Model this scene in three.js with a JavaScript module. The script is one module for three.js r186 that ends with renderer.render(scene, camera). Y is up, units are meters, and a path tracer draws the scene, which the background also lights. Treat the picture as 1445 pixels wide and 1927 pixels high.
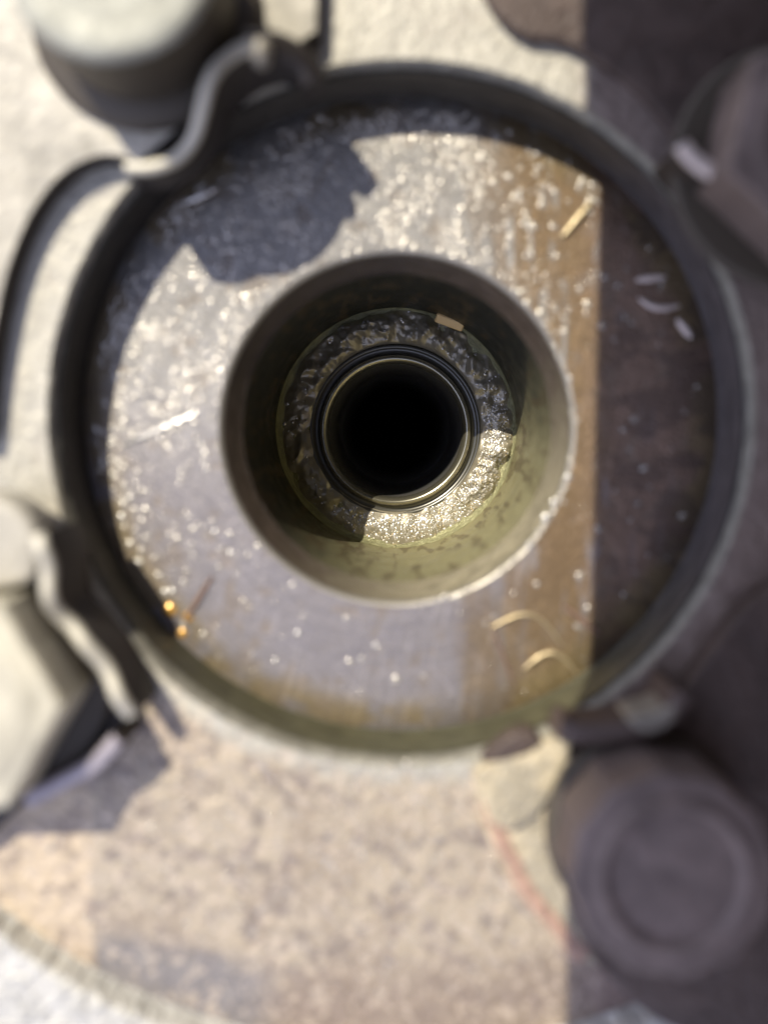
import * as THREE from 'three';
import { mergeGeometries, toCreasedNormals } from 'three/addons/utils/BufferGeometryUtils.js';
import { RoundedBoxGeometry } from 'three/addons/geometries/RoundedBoxGeometry.js';

// ------------------------------------------------------------------ camera, sky, sun, exposure
// The flywheel lies face up; the axis of the crankshaft is y. All shapes are written in millimetres and scaled to metres.
const MM = 0.001, CAM_H = 88;
const scene = new THREE.Scene();
const FOCAL = 1500;                                        // in pixels of the 1445 x 1927 photograph
const camera = new THREE.PerspectiveCamera(2 * Math.atan(963.5 / FOCAL) * 180 / Math.PI, 1445 / 1927, 0.004, 20);
camera.position.set(0, CAM_H * MM, 0);
camera.up.set(0, 0, -1);
camera.lookAt(0, 0, 0);
camera.setViewOffset(1445, 1927, -17.5, 158.5, 1445, 1927);
camera.focus = 0.1155;
camera.userData.fStop = 6.0;
camera.updateProjectionMatrix();
scene.add(camera);

const SUN = new THREE.Vector3(-0.49, 1, -0.71);            // towards the sun
const sun = new THREE.DirectionalLight(new THREE.Color(1, 0.925, 0.78), 3.9);
sun.position.copy(SUN).normalize().multiplyScalar(0.5);
sun.castShadow = true; sun.shadow.radius = 0.6;
sun.shadow.mapSize.set(4096, 4096);
Object.assign(sun.shadow.camera, { left: -0.12, right: 0.12, top: 0.12, bottom: -0.12, near: 0.05, far: 1 });
sun.shadow.camera.updateProjectionMatrix();
sun.shadow.bias = -0.0001;
scene.add(sun, sun.target);

{
  const w = 128, h = 64, d = new Float32Array(w * h * 4);
  for (let j = 0; j < h; j++) for (let i = 0; i < w; i++) {
    const el = (j + 0.5) / h * Math.PI - Math.PI / 2, s = Math.max(0, Math.sin(el)), k = (j * w + i) * 4;
    const up = Math.pow(s, 0.55);
    const c = el > 0 ? [0.92 - 0.34 * up, 0.92 - 0.26 * up, 1.06 - 0.02 * up] : [0.30, 0.29, 0.28];
    d[k] = c[0]; d[k + 1] = c[1]; d[k + 2] = c[2]; d[k + 3] = 1;
  }
  const t = new THREE.DataTexture(d, w, h, THREE.RGBAFormat, THREE.FloatType);
  t.mapping = THREE.EquirectangularReflectionMapping; t.magFilter = t.minFilter = THREE.LinearFilter; t.needsUpdate = true;
  scene.background = t; scene.environment = t;
  scene.backgroundIntensity = 1.0; scene.environmentIntensity = 1.0;
}
const renderer = new THREE.WebGLRenderer({ antialias: true });
renderer.setSize(767, 1024);
renderer.toneMapping = THREE.LinearToneMapping;
renderer.toneMappingExposure = 1.32;
renderer.shadowMap.enabled = true;
renderer.shadowMap.type = THREE.PCFSoftShadowMap;

// ------------------------------------------------------------------ helpers
let seed = 12345;
const rnd = () => { seed = (seed * 1664525 + 1013904223) >>> 0; return seed / 4294967296; };
const rr = (a, b) => a + (b - a) * rnd();
const gauss = () => (rnd() + rnd() + rnd() - 1.5) / 0.75;
const clamp = (x, a = 0, b = 1) => Math.min(b, Math.max(a, x));
const smooth = (a, b, x) => { const t = clamp((x - a) / (b - a)); return t * t * (3 - 2 * t); };
const lerp = (a, b, t) => a + (b - a) * t;
const mix3 = (a, b, t) => [lerp(a[0], b[0], t), lerp(a[1], b[1], t), lerp(a[2], b[2], t)];
// where a point of the photograph lies at a given height (mm) above the crank flange
const px = (x, y, h) => [(x - 740) * (CAM_H - h) / FOCAL, (y - 805) * (CAM_H - h) / FOCAL];

const LAT = new Float32Array(65536); for (let i = 0; i < 65536; i++) LAT[i] = rnd();
const hash2 = (i, j) => LAT[((i * 374761393 + j * 668265263) ^ ((i * 1274126177 + j * 97) >> 7)) & 65535];
function vnoise(x, y) {
  const i = Math.floor(x), j = Math.floor(y), fx = x - i, fy = y - j;
  const u = fx * fx * (3 - 2 * fx), v = fy * fy * (3 - 2 * fy);
  const a = hash2(i, j), b = hash2(i + 1, j), c = hash2(i, j + 1), d = hash2(i + 1, j + 1);
  return a + (b - a) * u + (c - a) * v + (a - b - c + d) * u * v;
}
function fbm(x, y, n = 4) { let s = 0, a = 0.5, t = 0; for (let k = 0; k < n; k++) { s += a * vnoise(x, y); t += a; a *= 0.55; x = x * 2.03 + 17.1; y = y * 2.03 + 9.7; } return s / t; }

// a colour and a bump texture over a square of `size` mm; f(x, z) returns [r, g, b (linear), height 0..1, roughness]
function surfaceMaps(n, size, cx, cz, f) {
  const col = new Uint8Array(n * n * 4), bmp = new Uint8Array(n * n * 4);
  const enc = (c) => { c = clamp(c); return 255 * (c <= 0.0031308 ? 12.92 * c : 1.055 * Math.pow(c, 1 / 2.4) - 0.055); };
  for (let j = 0; j < n; j++) for (let i = 0; i < n; i++) {
    const x = cx + ((i + 0.5) / n - 0.5) * size, z = cz + ((j + 0.5) / n - 0.5) * size;
    const r = f(x, z), k = (j * n + i) * 4;
    col[k] = enc(r[0]); col[k + 1] = enc(r[1]); col[k + 2] = enc(r[2]); col[k + 3] = 255;
    const hgt = clamp(r[3]) * 255; bmp[k] = hgt; bmp[k + 1] = clamp(r[4]) * 255; bmp[k + 2] = 0; bmp[k + 3] = 255;
  }
  const tex = (d, srgb) => {
    const t = new THREE.DataTexture(d, n, n, THREE.RGBAFormat, THREE.UnsignedByteType);
    t.magFilter = THREE.LinearFilter; t.minFilter = THREE.LinearMipmapLinearFilter; t.generateMipmaps = true;
    t.wrapS = t.wrapT = THREE.RepeatWrapping; if (srgb) t.colorSpace = THREE.SRGBColorSpace; t.needsUpdate = true; return t;
  };
  const h = new Uint8Array(n * n * 4);
  for (let k = 0; k < h.length; k += 4) { h[k] = h[k + 1] = h[k + 2] = bmp[k]; h[k + 3] = 255; }
  return { map: tex(col, true), bumpMap: tex(h, false), roughnessMap: tex(bmp, false) };
}
function planar(geo, size, cx, cz) {                       // uv seen from above, before scaling to metres
  const p = geo.attributes.position, uv = new Float32Array(p.count * 2);
  for (let i = 0; i < p.count; i++) { uv[2 * i] = (p.getX(i) - cx) / size + 0.5; uv[2 * i + 1] = (p.getZ(i) - cz) / size + 0.5; }
  geo.setAttribute('uv', new THREE.BufferAttribute(uv, 2)); return geo;
}
const used = {};
const numbered = (n) => { const k = used[n] = (used[n] ?? -1) + 1; return k ? `${n}_${String(k).padStart(3, '0')}` : n; };
function mesh(name, geo, mat, parent) {
  const g = geo.clone(); g.scale(MM, MM, MM);
  const m = new THREE.Mesh(g, mat); m.name = parent ? name : numbered(name); m.castShadow = m.receiveShadow = true;
  (parent || scene).add(m); return m;
}
function thing(name, label, category, group) {
  const o = new THREE.Group(); o.name = numbered(name); o.userData = { label, category }; if (group) o.userData.group = group;
  scene.add(o); return o;
}
function tag(o, label, category, group) { o.userData = { ...o.userData, label, category }; if (group) o.userData.group = group; return o; }
const lathe = (pts, seg = 192) => new THREE.LatheGeometry(pts.map(([r, y]) => new THREE.Vector2(r, y)), seg);
const creased = (g, a = 0.6) => toCreasedNormals(g, a);
const std = (o) => new THREE.MeshStandardMaterial(o);
const phys = (o) => new THREE.MeshPhysicalMaterial(o);
const lin = (r, g, b) => new THREE.Color().setRGB(r, g, b);
// a prism from an outline in the x-z plane between two heights
function prism(pts, y0, y1, bevel = 0.25) {
  const s = new THREE.Shape(); pts.forEach(([x, z], i) => i ? s.lineTo(x, -z) : s.moveTo(x, -z)); s.closePath();
  const g = new THREE.ExtrudeGeometry(s, { depth: y1 - y0 - 2 * bevel, bevelEnabled: true, bevelSize: bevel, bevelThickness: bevel, bevelOffset: -bevel, bevelSegments: 3, curveSegments: 24 });
  g.rotateX(-Math.PI / 2); g.translate(0, y0 + bevel, 0); return planar(creased(g, 0.7), 24, 0, 0);
}
// a smooth closed or open run of points
const spline = (pts, n, closed = false) => new THREE.CatmullRomCurve3(pts.map(([x, z]) => new THREE.Vector3(x, 0, z)), closed, 'centripetal').getPoints(n).map(p => [p.x, p.z]);
// a bent strip standing on edge: path in plan, bottom and top heights along it, leaning outwards by `lean` at the top
function strip(path, thick, bot, y1, lean = 0) {
  const n = path.length, ring = [];
  for (let i = 0; i < n; i++) {
    const a = path[Math.max(0, i - 1)], b = path[Math.min(n - 1, i + 1)], L = Math.hypot(b[0] - a[0], b[1] - a[1]) || 1;
    const nx = -(b[1] - a[1]) / L, nz = (b[0] - a[0]) / L, t = i / (n - 1);
    const top = (typeof y1 === 'function' ? y1(t) : y1), y0 = (typeof bot === 'function' ? bot(t) : bot), h = thick / 2, c = thick * 0.3;
    const sec = [[-h, y0], [-h, top - c], [-h + c * 0.35, top - c * 0.35], [-h + c, top], [h - c, top], [h - c * 0.35, top - c * 0.35], [h, top - c], [h, y0]];
    ring.push(sec.map(([o, y]) => { const k = lean * (y - y0) / Math.max(0.1, top - y0); return [path[i][0] + nx * (o + k), y, path[i][1] + nz * (o + k)]; }));
  }
  const pos = [], idx = [], m = 8;
  ring.forEach(r => r.forEach(p => pos.push(...p)));
  for (let i = 0; i < n - 1; i++) for (let j = 0; j < m; j++) { const a = i * m + j, b = i * m + (j + 1) % m; idx.push(a, b, a + m, b, b + m, a + m); }
  for (let j = 1; j < m - 1; j++) { idx.push(0, j + 1, j); const e = (n - 1) * m; idx.push(e, e + j, e + j + 1); }
  const g = new THREE.BufferGeometry(); g.setAttribute('position', new THREE.Float32BufferAttribute(pos, 3)); g.setIndex(idx);
  g.setAttribute('uv', new THREE.Float32BufferAttribute(new Float32Array(n * m * 2), 2));
  g.computeVertexNormals(); return creased(g, 0.8);
}

// ------------------------------------------------------------------ the setting's measures (mm)
const WEB = 6.9;                                           // height of the flywheel's web above the crank flange
const HC = [0.8, -1.55], HR = 35.1;                        // the flywheel's centre hole
const BC = [0.4, 0.0];                                     // the crankshaft's bore
const FLOOR = -28.7;

// ------------------------------------------------------------------ materials
// rusty, worn web of the flywheel
const webMaps = surfaceMaps(2048, 150, 0, 0, (x, z) => {
  const big = fbm(x * 0.05 + 3, z * 0.05 + 8, 4), mid = fbm(x * 0.22, z * 0.22, 4), fine = fbm(x * 1.3 + 5, z * 1.3, 4), streak = fbm(x * 0.8 + z * 0.5, (z * 0.8 - x * 0.5) * 2.6 + 30, 3);
  const warm = smooth(-6, 34, z + 22 * (big - 0.5) + 0.15 * x);           // the rust lies towards the lower side
  let c = mix3([0.50, 0.47, 0.385], [0.58, 0.47, 0.325], warm);
  c = mix3(c, [0.42, 0.33, 0.235], warm * smooth(0.5, 0.72, mid) * 0.75);
  c = mix3(c, [0.56, 0.47, 0.37], warm * smooth(0.52, 0.75, streak) * 0.6);
  c = mix3(c, [0.30, 0.235, 0.20], smooth(0.62, 0.78, fbm(x * 0.55 + 40, z * 0.55, 3)) * (0.15 + 0.45 * warm));
  c = mix3(c, [0.27, 0.215, 0.175], 0.6 * warm * smooth(0.58, 0.68, fbm(x * 0.42 + z * 0.12 + 15, z * 0.7 - x * 0.3, 3)));
  c = mix3(c, [0.33, 0.245, 0.18], 0.75 * smooth(50, 57, z + 8 * (big - 0.5)) * smooth(-34, -20, x));
  c = mix3(c, [0.24, 0.23, 0.23], 0.7 * smooth(51.5, 55, z - 0.15 * (x + 22) + 3 * (mid - 0.5)) * smooth(-30.4, -29.6, x) * smooth(-10, -16, x));
  const rl = Math.hypot(x - HC[0], z - HC[1]);
  c = mix3(c, [0.60, 0.58, 0.48], 0.75 * smooth(38.6, 36.2, rl + 2.2 * (fbm(x * 0.7 + 33, z * 0.7, 3) - 0.5)) * smooth(5, 25, z));
  const shadeTint = smooth(-31, -30.2, x + 0.25 * (fine - 0.5)) * smooth(24, 38, z); // shade with a straight edge, painted into the colour
  c = mix3(c, [c[0] * 0.74, c[1] * 0.77, c[2] * 0.80], shadeTint * 0.75);
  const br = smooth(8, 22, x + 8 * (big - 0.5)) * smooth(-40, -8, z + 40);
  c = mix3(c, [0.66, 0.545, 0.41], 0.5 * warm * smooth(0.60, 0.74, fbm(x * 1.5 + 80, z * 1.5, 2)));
  c = mix3(c, [0.23, 0.165, 0.14], br * 0.8 * smooth(17, 22, x + 3 * (mid - 0.5)));  // right side darkened to brown, its shade put into the colour
  const k = 0.86 + 0.28 * fine; c = [c[0] * k, c[1] * k, c[2] * k];
  return [...c, 0.25 * mid + 0.65 * fine + 0.2 * streak, 0.62 - 0.15 * shadeTint + 0.2 * (mid - 0.5)];
});
const M = {};
M.web = std({ ...webMaps, roughness: 1, metalness: 0.25, bumpScale: 0.0005 });
// cast, bright friction face
const facMaps = surfaceMaps(512, 30, 0, 0, (x, z) => {
  const n = fbm(x * 1.1, z * 1.1, 5), m = fbm(x * 0.3 + 9, z * 0.3, 3), k = 0.85 + 0.35 * (n - 0.5) + 0.3 * (m - 0.5);
  return [0.64 * k, 0.62 * k, 0.55 * k, n, 0.5];
});
M.friction = std({ ...facMaps, roughness: 1, metalness: 0.2, bumpScale: 0.0008 });
// the oily flange of the crankshaft, with runs of rust drawn out downwards in the picture on its right
const rustAt = (x, z) => smooth(3, 17, x + 9 * (fbm(x * 0.09 + 2, z * 0.09 + 5, 4) - 0.5)) * smooth(0.40, 0.58, fbm(x * 0.85 + 50, z * 0.15 + 3, 3) + 0.2 * smooth(8, 22, x) + 0.12 * smooth(-24, -30, z));
const flMaps = surfaceMaps(2048, 84, 0, 0, (x, z) => {
  const dx = x - BC[0], dz = z - BC[1], r = Math.hypot(dx, dz), a = Math.atan2(dz, dx);
  const big = fbm(x * 0.09 + 2, z * 0.09 + 5, 4), mid = fbm(x * 0.5 + 7, z * 0.5, 4), fine = fbm(x * 2.6, z * 2.6 + 11, 4);
  let c = [0.32, 0.305, 0.28];
  c = mix3(c, [0.275, 0.25, 0.25], smooth(-8, 14, z - 0.15 * x) * 0.9);  // smooth steel low down, lilac sky reflection painted into its colour
  const rust = rustAt(x, z);
  c = mix3(c, [0.225, 0.145, 0.066], 0.9 * rust);
  c = mix3(c, [0.29, 0.20, 0.155], 0.75 * smooth(19, 26, x + 3 * (mid - 0.5)));  // warm tone of the shaded right side put into the colour
  c = mix3(c, [0.215, 0.155, 0.085], 0.8 * smooth(7.0, 8.6, x + 1.6 * (fbm(x, z, 3) - 0.5)) * (0.55 + 0.75 * (mid - 0.2)) * smooth(14, 24, z));  // dark reflection with its edge painted in as brown
  c = mix3(c, [0.30, 0.23, 0.12], 0.8 * smooth(30.5, 33.5, Math.hypot(x - HC[0], z - HC[1])) * smooth(0.42, 0.6, fbm(a * 5 + 9, r * 0.2, 3)));
  c = mix3(c, [0.25, 0.20, 0.15], 0.5 * smooth(0.60, 0.74, mid));
  const k = 0.88 + 0.24 * fine; c = [c[0] * k, c[1] * k, c[2] * k];
  const turn = fbm(r * 3.1, a * 0.7 + 5, 2), scr = smooth(0.70, 0.76, fbm(x * 2.4 + z * 0.5 + 8, z * 0.22 - x * 0.1, 2)) + smooth(0.72, 0.77, fbm((x + z) * 0.16, (x - z) * 2.2 + 14, 2));
  { const q = 0.9 + 0.2 * turn + 0.22 * scr; c = [c[0] * q, c[1] * q, c[2] * q]; }
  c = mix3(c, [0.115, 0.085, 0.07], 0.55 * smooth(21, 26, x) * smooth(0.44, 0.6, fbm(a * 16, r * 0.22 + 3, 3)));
  const pits = smooth(0.45, 0.7, fbm(x * 3.4 + 20, z * 3.4, 2));
  const rough = smooth(12, -14, z - 0.3 * x);
  return [...c, 0.35 * mid + 0.3 * fine + pits * (0.12 + 0.38 * rough), 0.52 + 0.12 * rough + 0.25 * (mid - 0.5)];
});
M.flange = std({ ...flMaps, roughness: 1, metalness: 0.48, bumpScale: 0.0002 });
const mottled = (rgb, sc, rough, n = 256) => surfaceMaps(n, 10, 0, 0, (x, z) => {
  const t = (u) => u; const m = fbm(t(x) * sc, t(z) * sc, 4), f = fbm(x * sc * 4, z * sc * 4 + 7, 3), k = 0.6 + 0.8 * m;
  return [rgb[0] * k, rgb[1] * k, rgb[2] * k, 0.6 * m + 0.4 * f, rough + 0.35 * (f - 0.5)];
});
const cyl = (maps, ru, rv) => { const o = {}; for (const k in maps) { o[k] = maps[k].clone(); o[k].repeat.set(ru, rv); o[k].needsUpdate = true; } return o; };
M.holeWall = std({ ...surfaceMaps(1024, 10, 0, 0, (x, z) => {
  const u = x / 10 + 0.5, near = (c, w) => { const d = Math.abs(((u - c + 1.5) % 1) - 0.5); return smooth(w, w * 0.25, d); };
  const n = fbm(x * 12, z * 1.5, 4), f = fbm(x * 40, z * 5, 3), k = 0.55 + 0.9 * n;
  let c = [0.04, 0.036, 0.031]; c = mix3(c, [0.115, 0.11, 0.062], near(0.02, 0.24)); c = mix3(c, [0.125, 0.11, 0.105], near(0.26, 0.2)); c = mix3(c, [0.07, 0.062, 0.048], near(0.5, 0.15));  // lit and shaded sides of the hole painted in by angle
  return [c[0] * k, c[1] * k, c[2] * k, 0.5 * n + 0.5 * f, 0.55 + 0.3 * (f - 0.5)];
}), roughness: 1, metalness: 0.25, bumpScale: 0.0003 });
M.holeEdge = std({ ...cyl(mottled([0.33, 0.31, 0.25], 2.2, 0.5, 512), 14, 0.3), roughness: 1, metalness: 0.35, bumpScale: 0.0002 });
M.boreLip = std({ color: lin(0.40, 0.37, 0.31), roughness: 0.38, metalness: 0.6 });
M.boreChamfer = std({ ...surfaceMaps(512, 10, 0, 0, (x, z) => {  // sunlit lower right painted in as a lighter olive
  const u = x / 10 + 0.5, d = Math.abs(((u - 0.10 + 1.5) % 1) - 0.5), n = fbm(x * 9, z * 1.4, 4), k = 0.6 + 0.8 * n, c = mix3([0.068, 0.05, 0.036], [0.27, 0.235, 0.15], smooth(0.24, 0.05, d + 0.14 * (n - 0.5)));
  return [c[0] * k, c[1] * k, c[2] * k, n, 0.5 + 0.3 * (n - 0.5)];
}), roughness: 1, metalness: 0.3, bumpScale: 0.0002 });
M.boreWall = std({ ...surfaceMaps(1024, 10, 0, 0, (x, z) => {        // olive sunlight painted into the colour, lower right in the picture
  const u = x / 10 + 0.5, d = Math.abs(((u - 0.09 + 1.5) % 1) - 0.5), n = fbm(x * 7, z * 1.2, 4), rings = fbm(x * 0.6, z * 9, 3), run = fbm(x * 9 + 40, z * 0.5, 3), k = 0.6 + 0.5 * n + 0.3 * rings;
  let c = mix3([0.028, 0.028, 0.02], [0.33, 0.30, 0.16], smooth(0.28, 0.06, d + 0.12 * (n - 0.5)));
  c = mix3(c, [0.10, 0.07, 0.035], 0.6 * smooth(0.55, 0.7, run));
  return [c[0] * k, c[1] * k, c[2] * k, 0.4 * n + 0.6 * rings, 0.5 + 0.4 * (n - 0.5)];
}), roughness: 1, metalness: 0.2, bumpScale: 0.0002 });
M.boreFloor = std({ ...cyl(mottled([0.26, 0.25, 0.13], 1.2, 0.42), 8, 1), roughness: 1, metalness: 0.3, bumpScale: 0.0003 });
M.deep = std({ color: lin(0.08, 0.075, 0.07), roughness: 0.5, metalness: 0.3 });
M.black = std({ color: lin(0.004, 0.004, 0.004), roughness: 0.9 });
M.bush = phys({ color: lin(0.40, 0.37, 0.27), roughness: 0.26, metalness: 0.85, clearcoat: 0.4, clearcoatRoughness: 0.15 });
M.bushDark = phys({ color: lin(0.11, 0.105, 0.085), roughness: 0.3, metalness: 0.6, clearcoat: 0.5, clearcoatRoughness: 0.2 });
M.bushIn = std({ color: lin(0.26, 0.25, 0.23), roughness: 0.32, metalness: 0.6 });
M.grease = phys({ color: lin(0.36, 0.32, 0.235), roughness: 0.36, metalness: 0.45, clearcoat: 0.5, clearcoatRoughness: 0.3 });
M.bolt = std({ ...cyl(mottled([0.34, 0.335, 0.275], 1.0, 0.6), 1, 1), roughness: 1, metalness: 0.15, bumpScale: 0.0002 });
M.boltCream = std({ ...cyl(mottled([0.53, 0.49, 0.37], 0.9, 0.6), 1, 1), roughness: 1, metalness: 0.1, bumpScale: 0.0002 });
M.boltSide = std({ color: lin(0.085, 0.07, 0.05), roughness: 0.55, metalness: 0.3 });
M.boltDark = std({ ...cyl(mottled([0.23, 0.18, 0.155], 1.3, 0.6, 512), 1, 1), roughness: 1, metalness: 0.4, bumpScale: 0.0002 });  // bolt colour with the shade of the right side put in
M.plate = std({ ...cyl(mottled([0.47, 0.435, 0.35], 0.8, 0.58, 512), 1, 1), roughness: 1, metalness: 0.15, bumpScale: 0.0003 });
M.tab = std({ color: lin(0.33, 0.30, 0.24), roughness: 0.5, metalness: 0.25 });
M.tabLight = std({ color: lin(0.58, 0.54, 0.43), roughness: 0.5, metalness: 0.2 });
M.glintPale = std({ color: lin(0.70, 0.60, 0.53), roughness: 0.35, metalness: 0.2 });  // pale colour stands in for glints on the shaded side
M.tabLilac = std({ color: lin(0.40, 0.36, 0.38), roughness: 0.45, metalness: 0.3 });
M.tabDark = std({ color: lin(0.05, 0.042, 0.036), roughness: 0.5, metalness: 0.4 });
M.tabBrown = std({ ...cyl(mottled([0.095, 0.068, 0.054], 0.9, 0.6, 512), 1, 1), roughness: 1, metalness: 0.15, bumpScale: 0.0004 });  // plate colour darkened for the right side, shade put into it
M.chip = std({ color: lin(0.62, 0.59, 0.53), roughness: 0.23, metalness: 0.6 });
M.speck = std({ color: lin(0.52, 0.48, 0.41), roughness: 0.22, metalness: 0.42 });
M.gold = std({ color: lin(0.52, 0.42, 0.25), roughness: 0.45, metalness: 0.6 });
M.brass = std({ color: lin(0.85, 0.60, 0.27), roughness: 0.5, metalness: 0.1 });
M.amber = phys({ color: lin(0.75, 0.42, 0.09), roughness: 0.22, metalness: 0.5, clearcoat: 1, clearcoatRoughness: 0.15 });
M.salmon = std({ ...cyl(mottled([0.46, 0.30, 0.22], 1.6, 0.6), 1, 1), roughness: 1, metalness: 0.1, bumpScale: 0.0006 });
M.washer = std({ ...surfaceMaps(512, 30, 0, 0, (x, z) => { const m = fbm(x * 0.35, z * 0.35, 4), f = fbm(x * 1.4, z * 1.4, 3), k = 0.75 + 0.5 * f; const c = mix3([0.60, 0.51, 0.34], [0.40, 0.35, 0.25], smooth(0.4, 0.6, m)); return [c[0] * k, c[1] * k, c[2] * k, f, 0.6]; }), roughness: 1, metalness: 0.15, bumpScale: 0.0004 });
M.shade_slab = std({ color: lin(0.02, 0.02, 0.022), roughness: 0.35 });  // for the unseen slab added to cast a shadow
M.sleeve = std({ color: lin(0.17, 0.115, 0.09), roughness: 0.9 });  // for the added wall that blocks sky and bounces warm light

// ------------------------------------------------------------------ flywheel
{
  const t = thing('flywheel', 'large worn steel flywheel with a round centre hole and rust on its lower side', 'flywheel');
  const move = (g) => g.translate(HC[0], 0, HC[1]);
  const nick = (g) => {                                    // small dents along the worn edge; its last ring stays where the web begins
    const p = g.attributes.position; for (let i = 0; i < p.count; i++) {
      const x = p.getX(i), y = p.getY(i), z = p.getZ(i), w = smooth(WEB - 1.9, WEB - 1.2, y) * smooth(WEB, WEB - 0.15, y);
      const k = 1 + w * (0.5 * (fbm(x * 0.5 + 60, z * 0.5 + 60, 3) - 0.5) + 0.7 * Math.max(0, fbm(x * 0.9 + 20, z * 0.9 + 90, 2) - 0.66)) / HR; p.setXYZ(i, x * k, y, z * k);
    } g.computeVertexNormals(); return g;
  };
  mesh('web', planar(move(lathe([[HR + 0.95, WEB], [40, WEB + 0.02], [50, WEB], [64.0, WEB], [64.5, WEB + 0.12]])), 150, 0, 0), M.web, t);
  mesh('hole_edge', move(nick(lathe([[HR + 0.05, WEB - 1.9], [HR + 0.2, WEB - 1.5], [HR + 0.55, WEB - 0.6], [HR + 0.72, WEB - 0.2], [HR + 0.95, WEB]], 360))), M.holeEdge, t);
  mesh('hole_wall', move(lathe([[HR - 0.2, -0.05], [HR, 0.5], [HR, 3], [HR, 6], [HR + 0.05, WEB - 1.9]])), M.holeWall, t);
  mesh('friction_face', planar(move(lathe([[64.5, WEB + 0.12], [64.9, WEB + 0.7], [65.1, WEB + 1.9], [65.6, WEB + 2.4], [68.8, WEB + 2.45], [69.2, WEB + 2.1], [69.7, WEB + 2.45], [100, WEB + 2.5], [100, -10], [40, -10]])), 30, 0, 0), M.friction, t);
}

// ------------------------------------------------------------------ crankshaft
{
  const t = thing('crankshaft', 'oily steel crankshaft end with a deep stepped bore, inside the flywheel hole', 'crankshaft');
  const move = (g) => g.translate(BC[0], 0, BC[1]);
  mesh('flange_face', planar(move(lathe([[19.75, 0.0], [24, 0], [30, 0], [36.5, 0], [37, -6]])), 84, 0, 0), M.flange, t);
  mesh('bore_lip', move(lathe([[19.25, -0.42], [19.4, -0.16], [19.55, -0.04], [19.75, 0.0]])), M.boreLip, t);
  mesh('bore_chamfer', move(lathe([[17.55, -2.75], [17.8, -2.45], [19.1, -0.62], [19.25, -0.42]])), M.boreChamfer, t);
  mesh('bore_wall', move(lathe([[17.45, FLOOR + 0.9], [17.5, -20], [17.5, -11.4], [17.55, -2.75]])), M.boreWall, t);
  mesh('bore_floor', move(lathe([[12.3, FLOOR - 1.2], [12.6, FLOOR], [14, FLOOR], [16.3, FLOOR], [17.1, FLOOR + 0.25], [17.45, FLOOR + 0.9]])), M.boreFloor, t);
  mesh('inner_bore', move(lathe([[8.0, -125], [8.3, -56.2], [9.8, -54.4], [12.2, -54.2], [12.3, FLOOR - 1.2]])), M.deep, t);
  mesh('bore_end', move(lathe([[0.01, -127], [8.0, -125]])), M.black, t);
}

// ------------------------------------------------------------------ spigot bushing
{
  const t = thing('spigot_bushing', 'thin metal bushing ring lining the dark hole at the bottom of the bore', 'bushing');
  const move = (g) => g.translate(BC[0] - 0.1, 0, BC[1] + 0.35);
  mesh('rim', move(lathe([[9.75, FLOOR - 0.5], [9.9, FLOOR + 0.25], [10.2, FLOOR + 0.7], [10.5, FLOOR + 0.85], [10.8, FLOOR + 0.75], [11.0, FLOOR + 0.4], [11.05, FLOOR]])), M.bush, t);
  mesh('shoulder', move(lathe([[11.05, FLOOR], [11.2, FLOOR - 0.32], [11.75, FLOOR - 0.34], [12.0, FLOOR - 0.1], [12.2, FLOOR + 0.12], [12.5, FLOOR + 0.02]])), M.bushDark, t);
  mesh('sleeve', move(lathe([[9.75, -54], [9.7, -40], [9.7, FLOOR - 2], [9.75, FLOOR - 0.5]])), M.bushIn, t);
}

// ------------------------------------------------------------------ grease smeared round the bore floor
const greaseWob = (ca, sa) => fbm(ca * 3 + 20, sa * 3 + 20, 3) - 0.5, greaseOuter = (ca, sa) => 17.2 + 1.2 * greaseWob(ca, sa);
function greaseTop(x, z) {                                 // thick above and to the right
  const r = Math.hypot(x, z), ca = x / r, sa = z / r, u = clamp((r - 12.3) / (greaseOuter(ca, sa) - 12.3));
  const amt = 0.35 + 0.65 * smooth(-0.75, 0.35, -sa * 0.75 + ca * 0.6 + greaseWob(ca, sa) * 0.6);
  const env = Math.pow(Math.max(0, Math.sin(Math.PI * Math.min(1, u * 1.02))), 0.55);
  const rid = 1 - Math.abs(2 * fbm(x * 0.34 + 40, z * 0.34 + 9, 2) - 1), lump = fbm(x * 0.62 + 4, z * 0.62 + 70, 2), grit = fbm(x * 2.3 + 4, z * 2.3 + 30, 2);
  return FLOOR - 0.12 + env * amt * (0.6 + 2.6 * (rid - 0.5) * smooth(0.2, 0.6, fbm(ca * 2.2 + 8, sa * 2.2, 2)) + 1.5 * (lump - 0.4) + 0.28 * (grit - 0.5));
}
{
  const na = 540, nr = 30, pos = [], idx = [];
  for (let i = 0; i <= nr; i++) for (let j = 0; j < na; j++) {
    const a = j / na * Math.PI * 2, u = i / nr, ca = Math.cos(a), sa = Math.sin(a), r = lerp(12.3, greaseOuter(ca, sa), u);
    pos.push(r * ca + BC[0], greaseTop(r * ca, r * sa), r * sa + BC[1]);
  }
  for (let i = 0; i < nr; i++) for (let j = 0; j < na; j++) { const a = i * na + j, b = i * na + (j + 1) % na; idx.push(a, b, a + na, b, b + na, a + na); }
  const g = new THREE.BufferGeometry(); g.setAttribute('position', new THREE.Float32BufferAttribute(pos, 3)); g.setIndex(idx); g.computeVertexNormals();
  tag(mesh('grease', g, M.grease), 'lumpy grey grease smeared in a ring around the spigot bushing', 'grease');
}

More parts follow.
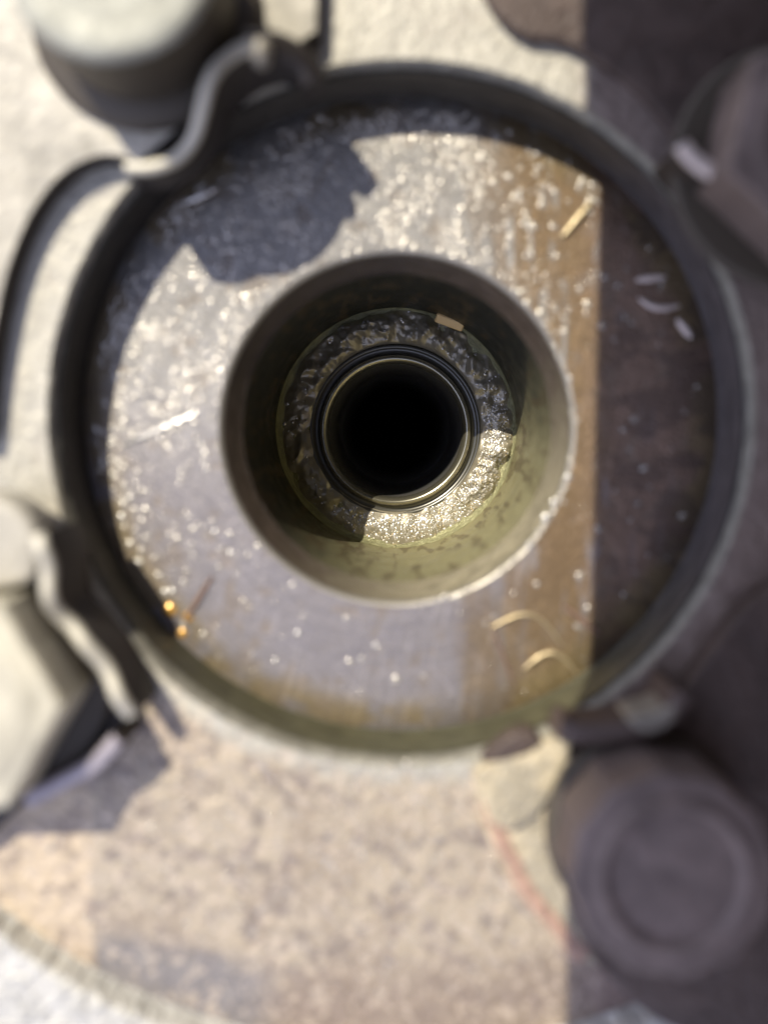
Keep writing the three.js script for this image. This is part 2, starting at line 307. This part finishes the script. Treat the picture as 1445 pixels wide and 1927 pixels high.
// ------------------------------------------------------------------ bolts
const flatUV = (pts, seg) => planar(lathe(pts, seg), 24, 0, 0);
function bolt(name, label, cx, cz, base, top, kind, mat, turn = 0) {
  const t = thing(name, label, 'bolt', 'flywheel bolts around the centre hole');
  t.position.set(cx * MM, 0, cz * MM); t.rotation.y = turn;
  if (kind === 'round') {
    mesh('flange', flatUV([[11.2, base], [11.3, base + 0.6], [10.4, base + 1.5], [8.6, base + 1.9]], 96), M.boltSide, t);
    mesh('shank_side', flatUV([[8.8, base + 1.9], [9.2, base + 3], [9.2, top - 1.1]], 96), M.boltSide, t);
    mesh('head', flatUV([[0.01, top - 0.8], [3.0, top - 0.8], [3.4, top - 0.35], [4.3, top], [6.0, top], [6.3, top - 0.25], [6.6, top], [8.5, top - 0.1], [9.1, top - 0.5], [9.2, top - 1.1]], 96), mat, t);
  } else if (kind === 'hex') {
    const hx = []; for (let k = 0; k < 6; k++) hx.push([10.4 * Math.cos(k * Math.PI / 3), 10.4 * Math.sin(k * Math.PI / 3)]);
    mesh('flange', flatUV([[12.0, base], [12.1, base + 0.5], [11.4, base + 1.1], [8, base + 1.2]], 96), M.boltSide, t);
    mesh('head', prism(hx, base + 1.15, top - 0.6, 0.7), mat, t);
    mesh('crown', flatUV([[0.01, top], [6.2, top - 0.05], [7.6, top - 0.3], [8.4, top - 0.75]], 96), mat, t);
  } else {
    const s = []; for (let k = 0; k < 96; k++) { const a = k / 96 * Math.PI * 2, w = Math.abs(Math.sin(a * 6)); const r = 9.2 - 0.35 * Math.pow(w, 1.2); s.push([r * Math.cos(a), r * Math.sin(a)]); }
    mesh('flange', flatUV([[9.6, base], [9.75, base + 0.6], [9.3, base + 1.5], [7, base + 1.9]], 96), M.boltSide, t);
    mesh('head', prism(s, base + 1.8, top - 0.5, 0.5), mat, t);
    mesh('crown', flatUV([[0.01, top - 0.9], [5.2, top - 0.95], [5.7, top - 0.55], [6.0, top + 0.05], [6.6, top + 0.1], [7.0, top - 0.25], [7.2, top - 0.55], [7.9, top - 0.45]], 96), mat, t);
  }
  return t;
}
const BASE = WEB + 2.6;
{
  const at = (x, y, h) => px(x, y, h);
  bolt('flywheel_bolt', 'pale round bolt head with a dished top at the upper left corner', ...at(200, -98, 21), BASE, 21, 'round', M.bolt);
  bolt('flywheel_bolt', 'cream hexagonal bolt head at the left edge below the pocket', ...at(-112, 1338, 19), BASE, 19, 'hex', M.boltCream, 0.02);
  bolt('flywheel_bolt', 'dark shaded twelve point bolt head at the lower right corner', ...at(1272, 1655, 19), BASE, 19, 'star', M.boltDark, 0.1);
  bolt('flywheel_bolt', 'shaded hexagonal bolt head cut off by the right edge near the top', ...at(1590, 250, 19), BASE, 19, 'hex', M.boltDark, 0.3);
}

// ------------------------------------------------------------------ lock plates with their bent tabs
function tabWithEdge(t, path, thick, top, edge) {           // upright tab, its shaded sides and lit top edge put into the colours
  const tb = mesh('tab', strip(path, thick, WEB, (s) => top(s) - 0.5, 0), M.tabDark, t);
  mesh('lit_edge', strip(path, thick * 0.92, (s) => top(s) - 0.8, top, 0), edge, tb);
}
function arcRim(a0, a1, r, n = 20) { const o = []; for (let i = 0; i <= n; i++) { const a = lerp(a0, a1, i / n); o.push([HC[0] + r * Math.cos(a), HC[1] + r * Math.sin(a)]); } return o; }
{
  const G = 'lock plates with tabs bent up beside the bolts';
  const P = (list, h) => list.map(([x, y]) => px(x, y, h));
  { // upper left: covers the corner, its curved edge bounds the pocket left of the hole
    const t = thing('lock_plate', 'pale lock plate with a curved edge under the upper left bolt', 'lock plate', G);
    const edge = spline(P([[262, 312], [215, 296], [170, 302], [115, 335], [62, 405], [22, 500], [0, 590], [-18, 700], [-30, 830]], BASE), 40);
    const out = [...edge, ...P([[-330, 830], [-330, -420], [610, -420], [600, 60]], BASE), ...P([[470, 150], [360, 225]], BASE)];
    mesh('plate', prism(out, WEB - 0.05, BASE, 0.3), [M.plate, M.tabDark], t);
    const path = spline(P([[218, 296], [272, 296], [322, 274], [356, 238], [378, 196], [400, 150], [432, 112], [478, 84]], 14.5), 40);
    tabWithEdge(t, path, 1.3, (s) => 12.0 + 3.5 * smooth(0.2, 0.8, s) + 0.25 * Math.sin(s * 11), M.tabLight);
    const p2 = spline(P([[470, 92], [520, 82], [565, 100], [585, 135]], 13), 16);
    mesh('tab', strip(p2, 2.4, WEB, (s) => 15 - 4 * s, 0), M.tabDark, t);
    const lump = new THREE.SphereGeometry(1, 20, 14); lump.scale(1.0, 1.4, 1.4); lump.translate(...(([x, z]) => [x, 14.2, z])(px(492, 100, 14.2)));
    mesh('tab_tip', lump, M.tab, t);
  }
  { // lower left
    const t = thing('lock_plate', 'lock plate with a bright wavy tab beside the left hexagonal bolt', 'lock plate', G);
    const out = P([[-330, 960], [0, 958], [60, 985], [120, 1040], [150, 1120], [200, 1230], [240, 1330], [225, 1390], [150, 1450], [40, 1520], [-60, 1600], [-330, 1600]], BASE);
    mesh('plate', prism(spline(out, 80, true), WEB - 0.05, BASE, 0.4), M.tabDark, t);
    const path = spline(P([[70, 1005], [86, 1050], [90, 1105], [100, 1160], [140, 1205], [180, 1255], [212, 1310], [236, 1362]], 15), 40);
    tabWithEdge(t, path, 1.5, (s) => 15 - 1.5 * smooth(0.3, 1, s) + 0.5 * Math.sin(s * 9) + 0.35 * Math.sin(s * 23), M.tabLight);
    const p2 = spline(P([[222, 1392], [175, 1440], [120, 1474], [48, 1512]], 13), 16);
    tabWithEdge(t, p2, 1.7, (s) => 13.2 - 0.6 * s + 0.3 * Math.sin(s * 7), M.tabLilac);
    const pad = spline(P([[-60, 930], [20, 945], [62, 985], [72, 1040], [60, 1090], [0, 1110], [-60, 1110]], 14.5), 40, true);
    mesh('raised_corner', prism(pad, BASE, 14.5, 0.8), M.plate, t);
  }
  { // lower right
    const t = thing('lock_plate', 'dark shaded lock plate with a pointed tab above the lower right bolt', 'lock plate', G);
    const out = P([[1075, 1430], [1150, 1400], [1260, 1330], [1330, 1240], [1420, 1130], [1600, 1060], [1800, 1400], [1800, 1800], [1500, 1960], [1330, 1960], [1180, 1880], [1090, 1760], [1060, 1600]], BASE);
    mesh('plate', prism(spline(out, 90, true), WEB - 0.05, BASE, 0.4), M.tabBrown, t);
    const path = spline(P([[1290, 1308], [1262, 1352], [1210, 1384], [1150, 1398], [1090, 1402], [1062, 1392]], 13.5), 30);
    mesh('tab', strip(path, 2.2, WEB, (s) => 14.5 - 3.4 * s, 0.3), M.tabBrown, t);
    const face = spline(P([[1180, 1352], [1225, 1340], [1275, 1326], [1262, 1362], [1215, 1380]], 14), 24, true);
    mesh('tab_face', prism(face, BASE, 14.3, 0.5), M.tab, t);
    const tip = spline(P([[910, 1438], [955, 1392], [1000, 1378], [1022, 1402], [990, 1425]], 9.6), 24, true);
    mesh('tab_tip', prism(tip, WEB - 0.05, 9.2, 0.4), M.tabBrown, t);
  }
  { // upper right
    const t = thing('lock_plate', 'brown shaded lock plate with a bent tab beside the upper right bolt', 'lock plate', G);
    const out = P([[985, 65], [1060, 78], [1180, 150], [1270, 250], [1330, 350], [1420, 440], [1600, 500], [1800, 400], [1800, -150], [900, -150], [920, 0]], WEB + 1.5);
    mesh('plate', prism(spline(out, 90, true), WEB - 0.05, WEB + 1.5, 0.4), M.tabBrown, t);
    const path = spline(P([[1285, 268], [1310, 300], [1345, 325], [1390, 338], [1440, 372]], 14), 24);
    tabWithEdge(t, path, 1.7, (s) => 14 + 0.8 * s, M.glintPale);
  }
  // thin washer plate with a rusty edge that shows beside the lower right bolt
  const seat = thing('washer_plate', 'thin pale washer plate with a rusty salmon edge left of the lower right bolt', 'washer');
  const rim = P([[890, 1452], [897, 1510], [922, 1580], [948, 1640], [985, 1702], [1030, 1760], [1080, 1806]], WEB + 0.7).map(([x, z], i) => [x + 0.35 * (hash2(i, 5) - 0.5), z + 0.35 * (hash2(i, 9) - 0.5)]);
  const out = [...P([[1120, 1370], [1040, 1400], [960, 1420]], WEB + 0.7), ...spline(rim, 40), ...P([[1250, 1860], [1300, 1600]], WEB + 0.7)];
  mesh('face', planar(prism(out, WEB - 0.05, WEB + 0.75, 0.2), 30, 0, 0), M.washer, seat);
  const fold = P([[893, 1452], [930, 1432], [985, 1420], [1030, 1396], [1078, 1392], [1072, 1440], [1040, 1498], [1000, 1545], [962, 1560], [925, 1548], [902, 1500]], WEB + 2).map(([x, z], i) => [x + 0.5 * (hash2(i, 21) - 0.5), z + 0.5 * (hash2(i, 29) - 0.5)]);
  mesh('folded_corner', prism(fold, WEB + 0.7, WEB + 2.1, 0.3), M.washer, seat);
  const path = spline(rim, 60).map(([x, z], i) => [x + 1.2 + 0.5 * (fbm(i * 0.25, 3.3, 3) - 0.5), z - 0.3]);
  mesh('rusty_edge', planar(strip(path, 2.7, WEB, () => WEB + 0.9, 0), 10, 0, 0), M.salmon, seat);
}

// ------------------------------------------------------------------ swarf, flakes and drops
const cap = (r, deg = 38) => { const R = r / Math.sin(deg * Math.PI / 180), g = new THREE.SphereGeometry(R, 18, 8, 0, Math.PI * 2, 0, deg * Math.PI / 180); g.translate(0, -R * Math.cos(deg * Math.PI / 180), 0); return g; };
function sliver(name, label, cat, x0, y0, x1, y1, h, rad, mat, sag = 0) {
  const a = px(x0, y0, h), b = px(x1, y1, h), pts = [];
  for (let i = 0; i <= 6; i++) { const t = i / 6, s = Math.sin(Math.PI * t) * sag; pts.push(new THREE.Vector3(lerp(a[0], b[0], t) - s * (b[1] - a[1]), h + rad * 0.7, lerp(a[1], b[1], t) + s * (b[0] - a[0]))); }
  const c = new THREE.CatmullRomCurve3(pts), g = new THREE.TubeGeometry(c, 24, rad, 8, false);
  const p = g.attributes.position;                                       // flattened, tapering to both ends
  for (let i = 0; i <= 24; i++) { const k = 0.25 + 0.75 * Math.pow(Math.sin(Math.PI * clamp(i / 24, 0.02, 0.98)), 0.5) * (0.8 + 0.4 * rnd()), o = c.getPointAt(i / 24); for (let j = 0; j <= 8; j++) { const q = i * 9 + j; p.setXYZ(q, lerp(o.x, p.getX(q), k), lerp(o.y, p.getY(q), k * 0.7), lerp(o.z, p.getZ(q), k)); } }
  g.computeVertexNormals();
  return tag(mesh(name, g, mat), label, cat);
}
{
  // a brass flake on the wall of the bore
  const f = new RoundedBoxGeometry(4.3, 0.7, 1.5, 4, 0.33); f.rotateX(0.55); f.rotateY(-0.36); const [fx, fz] = px(846, 606, -26.3); f.translate(fx, -26.3, fz);
  tag(mesh('metal_flake', f, M.brass), 'golden metal flake lying on the grease at the top of the bore', 'metal flake');
  sliver('metal_sliver', 'gold coloured sliver of metal near the shadow edge at the upper right of the flange', 'metal sliver', 1058, 445, 1112, 380, 0, 0.42, M.gold);
  sliver('metal_sliver', 'pinkish sliver of metal at the lower left of the flange beside the amber drops', 'metal sliver', 348, 1168, 400, 1085, 0, 0.28, M.salmon);
  sliver('metal_sliver', 'long bright scratch ridge crossing the left side of the flange', 'metal sliver', 232, 838, 372, 776, 0, 0.26, M.chip);
  sliver('metal_sliver', 'thin pale sliver in the shaded upper left of the flange', 'metal sliver', 580, 380, 625, 290, 0, 0.22, M.chip);
  sliver('metal_sliver', 'short thick sliver shining at the upper left rim of the flange', 'metal sliver', 352, 382, 415, 352, 0.6, 0.45, M.chip);
  sliver('metal_sliver', 'dull reddish sliver at the right end of the flange below the bore', 'metal sliver', 1058, 1138, 1130, 1195, 0, 0.28, M.salmon);
  sliver('metal_curl', 'upper pale curl of metal swarf at the lower right of the flange', 'metal curl', 925, 1180, 1055, 1212, 0, 0.24, M.gold, -0.3);
  sliver('metal_curl', 'lower yellow curl of metal swarf at the lower right of the flange', 'metal curl', 985, 1258, 1085, 1268, 0, 0.32, M.gold, -0.35);
  sliver('metal_sliver', 'straight pale fibre standing left of the two swarf curls', 'metal sliver', 928, 1185, 965, 1285, 0, 0.2, M.salmon);

  sliver('metal_sliver', 'upper of three pale slivers standing for glints in the shade at the right of the flange', 'metal sliver', 1195, 528, 1250, 522, 0, 0.4, M.glintPale);
  sliver('metal_sliver', 'middle pale sliver standing for a glint in the shade at the right of the flange', 'metal sliver', 1200, 562, 1275, 576, 0, 0.35, M.glintPale, 0.15);
  sliver('metal_sliver', 'lowest of the three pale slivers standing for glints in the shade at the right of the flange', 'metal sliver', 1272, 602, 1298, 636, 0.2, 0.45, M.glintPale);
  // bright drops that can be told apart
  const drop = (x, y, r, mat, label, h = 0) => { const g = cap(r); const [a, b] = px(x, y, h); g.translate(a, h, b); tag(mesh('oil_drop', g, mat), label, 'drop'); };
  drop(320, 1148, 0.8, M.amber, 'largest amber drop against the lower left wall of the hole');
  drop(354, 1162, 0.6, M.amber, 'smaller amber drop right of the largest one');
  drop(344, 1192, 0.55, M.amber, 'amber drop lowest of the three by the hole wall');
  drop(310, 1115, 0.4, M.chip, 'left of two touching bright drops above the amber drops');
  drop(324, 1114, 0.42, M.chip, 'right of two touching bright drops above the amber drops');
  drop(229, 973, 0.45, M.chip, 'bright drop close to the left wall of the hole');
  drop(245, 938, 0.38, M.chip, 'bright drop just above another by the left wall of the hole');
  drop(434, 1042, 0.36, M.chip, 'bright drop below left of the bore rim');
  drop(405, 1002, 0.34, M.chip, 'bright drop left of the lower bore rim');
  drop(560, 1193, 0.34, M.chip, 'bright drop low on the flange under the bore');
  drop(518, 1244, 0.3, M.chip, 'faint drop lowest on the left half of the flange');
  drop(1028, 974, 0.5, M.chip, 'brightest drop on the lower right of the bore rim');
  drop(1044, 945, 0.42, M.chip, 'drop on the right bore rim above the brightest one');
  drop(1070, 898, 0.4, M.chip, 'drop on the right bore rim level with the bushing');
  drop(997, 1026, 0.34, M.chip, 'small drop on the bore rim below the brightest one');
  drop(1350, 425, 1.1, M.glintPale, 'large pale drop standing for a glint in the shade below the upper right tab', WEB + 1.5);
  drop(1442, 408, 1.0, M.glintPale, 'pale drop standing for a glint at the right edge level with the large one', WEB + 1.5);
  drop(1325, 375, 0.6, M.glintPale, 'small pale drop standing for a glint above the large one below the upper right tab', WEB + 1.5);
  drop(708, 1216, 0.3, M.chip, 'bright drop in the middle of the lower flange');
}
// fine specks of grease and metal, past counting
function specks(name, label, n, place, mat, rMin, rMax) {
  const g = cap(1); g.scale(MM, MM, MM);
  const im = new THREE.InstancedMesh(g, mat, n); im.name = name;
  const m = new THREE.Matrix4(), q = new THREE.Quaternion(), e = new THREE.Euler(); let k = 0, guard = 0;
  while (k < n && guard++ < n * 60) {
    const p = place(); if (!p) continue;
    const r = lerp(rMin, rMax, Math.pow(rnd(), 5)) * (p[3] || 1);
    e.set(rr(-0.12, 0.12), rr(0, 6.28), rr(-0.12, 0.12)); q.setFromEuler(e);
    m.compose(new THREE.Vector3(p[0] * MM, p[1] * MM, p[2] * MM), q, new THREE.Vector3(r * rr(0.8, 1.3), r * rr(0.7, 1.1), r * rr(0.8, 1.2)));
    im.setMatrixAt(k++, m);
  }
  im.count = k; im.castShadow = im.receiveShadow = true; im.userData = { label, category: 'specks', kind: 'stuff' }; scene.add(im); return im;
}
specks('flange_specks', 'countless bright specks of metal and grease on the crankshaft flange', 6500, () => {
  const x = rr(-35, 35), z = rr(-35, 35), r = Math.hypot(x - BC[0], z - BC[1]);
  if (r < 19.8 || Math.hypot(x - HC[0], z - HC[1]) > 34) return null;
  const t = smooth(14, -22, z + 0.35 * x - 2), clump = smooth(0.42, 0.60, fbm(x * 0.3 + 3, z * 0.3 + 60, 3));
  if (rnd() > 0.012 + 0.95 * t * (0.15 + 0.85 * clump) * (0.4 + 0.6 * smooth(8, -12, z)) * (1 - 0.88 * rustAt(x, z)) * (1 - smooth(22, 25, x))) return null;
  return [x, -0.01, z, 1];
}, M.speck, 0.06, 0.42);
specks('bore_specks', 'countless gold and white specks on the grease in the sunlit part of the bore', 2600, () => {
  const a = rr(0, 6.283), r = 12.9 + 4.4 * rnd(), x = BC[0] + r * Math.cos(a), z = BC[1] + r * Math.sin(a);
  const d = Math.abs(r - 14.6 - 1.2 * gauss() * 0.4);
  const u = Math.cos(a - 0.85); if (rnd() > smooth(0.1, 0.95, u) * smooth(2.6, 0.2, d) + 0.03) return null;
  return [x, Math.max(FLOOR, greaseTop(x - BC[0], z - BC[1])), z, 1];
}, M.chip, 0.08, 0.28);
specks('gold_specks', 'countless small golden specks scattered over the bore floor', 420, () => {
  const a = rr(0, 6.283), r = 12.9 + 4.3 * rnd();
  if (rnd() > smooth(0.2, 0.95, Math.cos(a - 0.9)) + 0.02) return null;
  const x = r * Math.cos(a), z = r * Math.sin(a);
  return [BC[0] + x, Math.max(FLOOR, greaseTop(x, z)) + 0.02, BC[1] + z, 1];
}, M.gold, 0.07, 0.2);
specks('rim_specks', 'countless pale specks of grease along the right edge of the bore', 150, () => {
  const a = rr(-0.5, 1.5), r = 19.6 + 0.5 * gauss() * 0.5; return [BC[0] + r * Math.cos(a), -0.02, BC[1] + r * Math.sin(a), 1];
}, M.speck, 0.1, 0.32);
specks('web_specks', 'countless bright specks on the rusty flywheel web', 1500, () => {
  const x = rr(-40, 36), z = rr(33, 58), r = Math.hypot(x - HC[0], z - HC[1]); if (r < 35.5 || r > 62) return null;
  const near = smooth(30, 12, Math.abs(x - 8)) * smooth(58, 36, z); if (rnd() > 0.2 + 0.8 * near) return null;
  return [x, WEB - 0.01, z, 1];
}, M.speck, 0.08, 0.26);

// ------------------------------------------------------------------ unseen additions: a wall that bounces warm light, a slab that shades the right
{
  const t = thing('shade_slab', 'unseen black slab added to shade the right side of the flywheel', 'shade_slab');
  mesh('body', new RoundedBoxGeometry(110, 7.6, 230, 4, 3.6), M.shade_slab, t);
  const H = 108, edge = 22.6 - 0.49 * H;
  t.position.set((edge + 55) * MM, H * MM, (-0.71 * H + 10) * MM);
  t.rotation.y = -0.02;
  const w = thing('bounce_wall', 'unseen brown wall added right of the flywheel to block sky and bounce light', 'added_wall');
  mesh('panel', prism([[74, -170], [86, -170], [86, 170], [74, 170]], -12, 230, 2), M.sleeve, w);
}
renderer.render(scene, camera);
